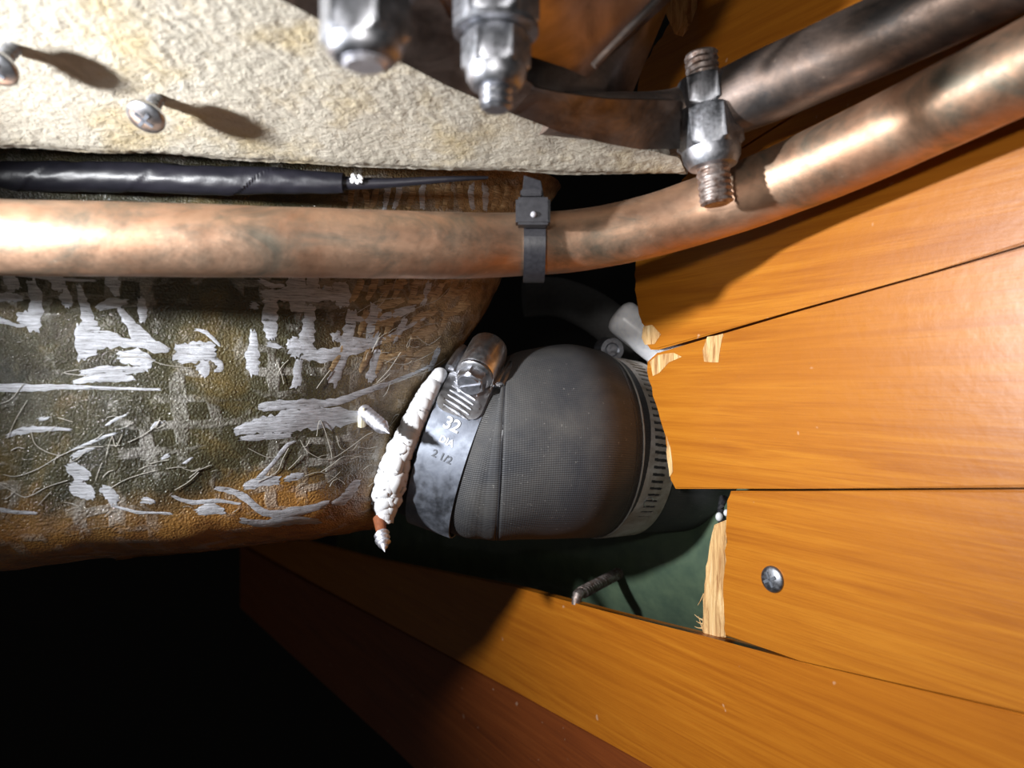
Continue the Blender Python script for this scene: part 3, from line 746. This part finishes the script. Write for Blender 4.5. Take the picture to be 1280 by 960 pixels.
# white sealant bead between moulding and hose
def sealant():
    bm = bmesh.new(); ctr = [(556, 466, 4, .250), (546, 482, 9, .247), (537, 498, 13, .244), (525, 522, 15, .242), (514, 546, 18, .241), (503, 570, 22, .241), (494, 598, 30, .242), (487, 620, 30, .244), (486, 640, 14, .246), (488, 652, 3, .248)]
    sp = spline(ctr, 16); rows = []; K = 25
    for i, (x, y, ww, d) in enumerate(sp):
        row = []
        for k in range(K):
            s = k/(K-1)-.5; e = 5 if s > 0 else -5
            jg = noise.noise(V((y*.12, e, 0)))*.5+noise.noise(V((y*.35, e, 3)))*.3
            xx = x-5+s*ww*.85*(1+(jg if s < 0 else jg*.4)); yy = y+s*ww*.35
            f = (1-(2*s)**2)
            hgt = f*.0006+f**.4*(.0026*abs(noise.noise(V((xx*.09, yy*.05, 2))))+.0016*abs(noise.noise(V((xx*.2, yy*.08, 5))))+.0004*noise.noise(V((xx*.25, yy*.16, 7))))
            row.append(bm.verts.new(P(xx, yy, d-hgt+(.004 if s < 0 else .002)*(2*abs(s))**3)))
        rows.append(row)
    for a, b in zip(rows, rows[1:]):
        for k in range(K-1): bm.faces.new((a[k], a[k+1], b[k+1], b[k]))
    o = obj('sealant_bead', bm, SEAL, None, True, None, 80)
    md = o.modifiers.new('s', 'SOLIDIFY'); md.thickness = .002; md.offset = -1
    tag(o, 'lumpy white sealant smeared between the moulding and the hose mouth', 'sealant')
    bm = bmesh.new()
    for x, y, r_ in ((469, 622, 5), (466, 628, 3), (517, 503, 2)):
        bmesh.ops.create_icosphere(bm, subdivisions=2, radius=r_*.00027, matrix=Matrix.Translation(P(x, y, hit(x, y)[0].y-.0004) if hit(x, y) else P(x, y, .24)))
    o['x'] = 0; q_ = obj('sealant_drips', bm, SEAL, o); q_['kind'] = 'stuff'; del o['x']
sealant()
# white glue drops on the hose end by the plank
t = thing('glue_drops', 'two small white glue drops at hose end beside the raw plank end', 'glue')
for x, y, r_ in ((899, 646, 4.6), (908, 641, 3.6)):
    bm = bmesh.new(); bmesh.ops.create_icosphere(bm, subdivisions=3, radius=r_*.00028, matrix=Matrix.Translation(P(x, y, .262))@Matrix.Scale(1.25, 4, (0, 0, 1))); obj('drop', bm, SEAL, t)
bm = bmesh.new(); tube_bm(bm, [(P(905, 622, .268), .0016), (P(901, 636, .266), .0012), (P(903, 652, .268), .0016)], 4, 8); obj('black_lump', bm, BLACKP, t)

# ------------------------------------------------------------ rough cream board overhead with two screws
BP0 = P(0, 190, .172)
BX = (P(860, 222, .200)-BP0).normalized(); BT = V((0, -.94, .34)); BN = BX.cross(BT).normalized()
if BN.z > 0: BN = -BN
BT = BN.cross(BX).normalized()
if BT.z < 0: BT = -BT
def board_pt(px, py):
    d = V(((px-640)/F, 1, -(py-480)/F)); t = BP0.dot(BN)/d.dot(BN); return d*t
CUT = sorted([((board_pt(*q)-BP0).dot(BT), (board_pt(*q)-BP0).dot(BX)) for q in ((862, 224), (850, 196), (700, 160), (600, 100), (520, 40), (440, -60))])
def board():
    bm = bmesh.new(); nx, ny = 360, 130; rows = []
    L0, L1, H = -.09, .212, .095
    for j in range(ny+1):
        row = []; t = H*j/ny; L1 = lerp(CUT, t)
        for i in range(nx+1):
            s = L0+(L1-L0)*i/nx
            edge = .0012*math.exp(-(t/.0018)**2)
            q = V((s*330, t*330, 0)); wv = .00042*noise.noise(q*1.6)*.6+.0002*noise.noise(V((s*1000, t*1200, 3)))+.0004*noise.noise(V((s*70, t*70, 9)))
            lo = .0009*noise.noise(V((s*40, 0, 4)))*(1 if j == 0 else 0)
            sag = .0022*math.sin(max(0, min(1, (s-.02)/.16))*math.pi)  # the lower edge is slightly bowed
            row.append(bm.verts.new(BP0+BX*s+BT*(t-sag*max(0, 1-t/.02)+lo)+BN*(wv-edge)))
        rows.append(row)
    for a, b in zip(rows, rows[1:]):
        for i in range(nx): bm.faces.new((a[i], a[i+1], b[i+1], b[i]))
    back = -BN*.018
    def wall(vs):
        bs = [bm.verts.new(v.co+back) for v in vs]
        for i in range(len(vs)-1): bm.faces.new((vs[i], vs[i+1], bs[i+1], bs[i]))
        return bs
    wall(rows[0]); wall([r[-1] for r in rows]); wall([r[0] for r in rows])
    o = obj('rough_cream_board', bm, BLOCK, None, True, None, 60)
    tag(o, 'rough cream-coloured board sloping across the top left', 'board')
board()
def board_pt(px, py):
    d = V(((px-640)/F, 1, -(py-480)/F)); t = BP0.dot(BN)/d.dot(BN); return d*t
def board_screw(px, py, h, label):
    c = board_pt(px, py); t = thing('pan_head_screw', label, 'screw', 'proud screws in the cream board'); t.location = c; n = (BN+BT*.25-BX*.2).normalized()
    bm = bmesh.new(); thread_bm(bm, V((0, 0, 0))-n*.001, n, .0017, h, .0012, .0004); obj('shank', bm, ZINC, t)
    R = .0040; bm = bmesh.new()
    lathe_bm(bm, [(.0018, h-.0012), (R*.97, h-.0004), (R, h)]+[(R*math.cos(a), h+.0014*math.sin(a)) for a in [i*math.pi/2/7 for i in range(1, 7)]]+[(.0001, h+.0014)], V((0, 0, 0)), n, 32); hd_ = obj('head', bm, STEEL, t)
    x, y, z = frame(n); bm = bmesh.new()
    for a in (.6, .6+math.pi/2):
        d = x*math.cos(a)+y*math.sin(a); box_bm(bm, n*(h+.00135), d, n.cross(d), n, .0042, .0008, .0003, .0001)
    obj('cross_slot', bm, DARKP, hd_)
board_screw(196, 124, .0062, 'shiny proud pan-head screw in the cream board above the taped cable')
board_screw(16, 60, .0065, 'proud screw in the cream board cut off by the left frame edge')

# black taped cable under the board
t = thing('taped_cable', 'black tape-wrapped cable running under the cream board', 'cable')
bm = bmesh.new()
tube_bm(bm, [(P(-260, 222, .195), .0040), (P(-60, 219, .193), .0040), (P(40, 221, .192), .0037), (P(140, 221, .192), .0037), (P(280, 226, .192), .0035), (P(340, 226, .192), .0032), (P(430, 229, .192), .0024)], 50, 36,
        disp=lambda L, a: .0003*((L/.028+a/6.28) % 1)+.0002*noise.noise(V((L*250, math.cos(a)*2, math.sin(a)*2))))
obj('tape_wrap', bm, TAPE, t)
bm = bmesh.new(); tube_bm(bm, [(P(425, 229, .192), .0018), (P(480, 229, .192), .0013), (P(560, 224, .193), .0008), (P(610, 222, .195), .0004)], 6, 12); obj('thin_end', bm, TAPE, t)
bm = bmesh.new()
for i in range(14):
    bmesh.ops.create_icosphere(bm, subdivisions=1, radius=random.uniform(.0003, .0007), matrix=Matrix.Translation(P(446+random.uniform(-8, 6), 223+random.uniform(-4, 5), .1895)))
obj('flaked_paint', bm, SEAL, t, False, 'white flakes')

# ------------------------------------------------------------ copper pipes
t = thing('copper_pipe', 'long weathered copper pipe sweeping across the frame above the hose', 'pipe')
LP = [(-330, 285, .155, .0083), (-150, 290, .158, .0083), (0, 297, .162, .0083), (200, 300, .168, .0083), (400, 304, .178, .0083), (560, 307, .189, .0084), (640, 306, .197, .0084), (720, 301, .201, .0083), (800, 286, .201, .0084), (880, 262, .199, .0088), (960, 233, .190, .0090), (1060, 190, .175, .0091), (1170, 138, .158, .0089), (1290, 80, .142, .0087), (1420, 15, .127, .0085)]
bm = bmesh.new(); tube_bm(bm, [(P(a, b, c), r) for a, b, c, r in LP], 10, 40, disp=lambda L, a: .00012*noise.noise(V((L*80, math.cos(a)*2, math.sin(a)*2)))); obj('pipe_wall', bm, COPPER, t)
t = thing('dark_copper_tube', 'dark tarnished tube with flattened end above the long copper pipe', 'pipe')
UP = [(690, 142, .172, .0080), (760, 146, .178, .0075), (840, 146, .184, .0070), (900, 132, .181, .0080), (960, 107, .175, .0085), (1040, 72, .168, .0085), (1140, 26, .160, .0085), (1260, -32, .150, .0085), (1400, -100, .14, .0085)]
bm = bmesh.new(); tube_bm(bm, [(P(a, b, c), r) for a, b, c, r in UP], 8, 36, flat=lambda k: (1, min(1, .25+k*2.6)), disp=lambda L, a: .0002*noise.noise(V((L*80, math.cos(a)*2, math.sin(a)*2)))); obj('tube_wall', bm, COPPERD, t)
# flattened strap end
def sheet(pix, th, mat, parent, name, off=V((0, .001, .0006))):
    bm = bmesh.new(); prism_bm(bm, [P(*p) for p in pix], off*th, 0)
    bmesh.ops.triangulate(bm, faces=[f for f in bm.faces if len(f.verts) > 4])
    return obj(name, bm, mat, parent, True, None, 40)
sheet([(850, 186, .176), (800, 187, .1745), (760, 180, .172), (700, 165, .169), (640, 142, .164), (652, 122, .158), (667, 109, .153), (700, 116, .157), (760, 124, .163), (850, 126, .172)], 1.4, PLATE, t, 'flattened_end')

# steel mounting plate with two hanging bolts
t = thing('mounting_plate', 'dark smeared steel mounting plate at the top with bright worn edge', 'plate')
sheet([(330, -12, .125), (440, 46, .138), (560, 108, .152), (640, 142, .163), (668, 108, .153), (560, 20, .135), (520, -60, .12), (330, -80, .11)], 1.5, PLATE, t, 'lower_leaf')
sheet([(520, -60, .118), (545, 0, .132), (565, 48, .142), (650, 66, .150), (705, 84, .158), (735, 98, .163), (790, 45, .165), (845, -5, .160), (870, -60, .15)], 1.5, MIRROR, t, 'polished_leaf')
sheet([(655, 50, .165), (660, 112, .168), (745, 128, .178), (790, 118, .186), (800, 90, .186), (835, 10, .18), (850, -60, .17), (700, -60, .16)], 1.2, PLATE, t, 'rear_web')
bm = bmesh.new(); tube_bm(bm, [(P(845, -25, .150), .0008), (P(800, 22, .15), .0008), (P(742, 82, .15), .0007)], 4, 8); obj('welded_rod', bm, COPPERD, t, True, 'thin copper-coloured rod')

def hanging_bolt(name, label, px, py, d, r, top, nuts, mat_n, ends, tilt=V((0, 0, -1))):
    """threaded rod hanging down with nuts; (px,py) is the lower tip"""
    t = thing(name, label, 'bolt', None); tip = P(px, py, d); t.location = tip; up = -tilt.normalized()
    bm = bmesh.new(); thread_bm(bm, V((0, 0, 0))+up*.0004, up, r, top, .00125 if r < .0035 else .0015, .00045, 0, 24)
    obj('threaded_rod', bm, ends, t)
    bm = bmesh.new(); lathe_bm(bm, [(r*.75, 0), (r*.93, .0006)], V((0, 0, 0)), up, 24); obj('rod_tip', bm, ends, t)
    for kind, h, af, hh, rot in nuts:
        bm = bmesh.new()
        if kind == 'nut': hex_bm(bm, up*h, up, af, hh, rot); obj('nut', bm, mat_n, t)
        elif kind == 'collar': lathe_bm(bm, [(af*.36, 0), (af*.42, .0003), (af*.5, hh*.5), (af*.52, hh)], up*h, up, 36); obj('locking_collar', bm, mat_n, t)
        elif kind == 'washer': lathe_bm(bm, [(af*.5, 0), (af*.5, hh)], up*h, up, 36); obj('washer', bm, mat_n, t)
    return t
hanging_bolt('hanging_bolt', 'large blurred bolt end with shiny nut at the top over the cream board', 456, 84, .100, .0034, .03, [('collar', .0006, .0100, .0024, 0), ('nut', .003, .0108, .0070, .45), ('washer', .0102, .0135, .001, 0)], ZINC, GALV)
hanging_bolt('hanging_bolt', 'blurred hanging bolt with thread below its nut in top centre', 620, 138, .125, .0029, .032, [('collar', .0036, .0100, .0032, 0), ('nut', .0066, .0102, .0062, .5), ('washer', .0130, .0145, .0010, 0), ('nut', .0142, .0128, .007, .45)], ZINC, ZINC)
hanging_bolt('double_nut_bolt', 'threaded stud with two stacked nuts in front of the copper pipes', 896, 256, .179, .0041, .0365, [('collar', .0090, .0136, .0044, 0), ('nut', .0134, .0138, .0097, .42), ('nut', .0233, .0122, .0072, .40)], ZINC, RUST, V((.10, -.02, -1)))

# ------------------------------------------------------------ cable tie round the copper pipe
def tie():
    t = thing('cable_tie', 'black plastic cable tie cinched round the long copper pipe', 'cable tie')
    c = P(667, 305, .199); t.location = c; a = V((1, 0, .0)); u = V((0, -1, 0)); w_ = V((0, 0, 1)); Z = V((0, 0, 0))
    bm = bmesh.new(); band_mesh(bm, Z, a, u, w_, .0092, -.0028, .0028, 0, 2*math.pi, .0012, ncs=2, nth=64); obj('strap', bm, BLACKP, t, True, None, 50)
    h = P(666, 266, .1855)-c
    bm = bmesh.new(); box_bm(bm, h, a, u, w_, .0086, .0052, .0068, .0006); obj('head', bm, BLACKP, t)
    bm = bmesh.new(); box_bm(bm, P(664, 243, .1845)-c, a, u, w_, .0054, .0042, .0016, .0003); obj('head_ridge', bm, BLACKP, t)
    bm = bmesh.new(); q = [P(655, 219, .1845)-c, P(676, 226, .1845)-c, P(681, 250, .184)-c, P(652, 250, .184)-c]
    prism_bm(bm, q, V((0, .0014, 0)), .0001); obj('cut_tail', bm, BLACKP, t)
    bm = bmesh.new(); bmesh.ops.create_icosphere(bm, subdivisions=2, radius=.0008, matrix=Matrix.Translation(P(667, 268, .1826)-c)); obj('moulded_pip', bm, simple('grey_pip', (.3, .3, .33), .3), t)
tie()
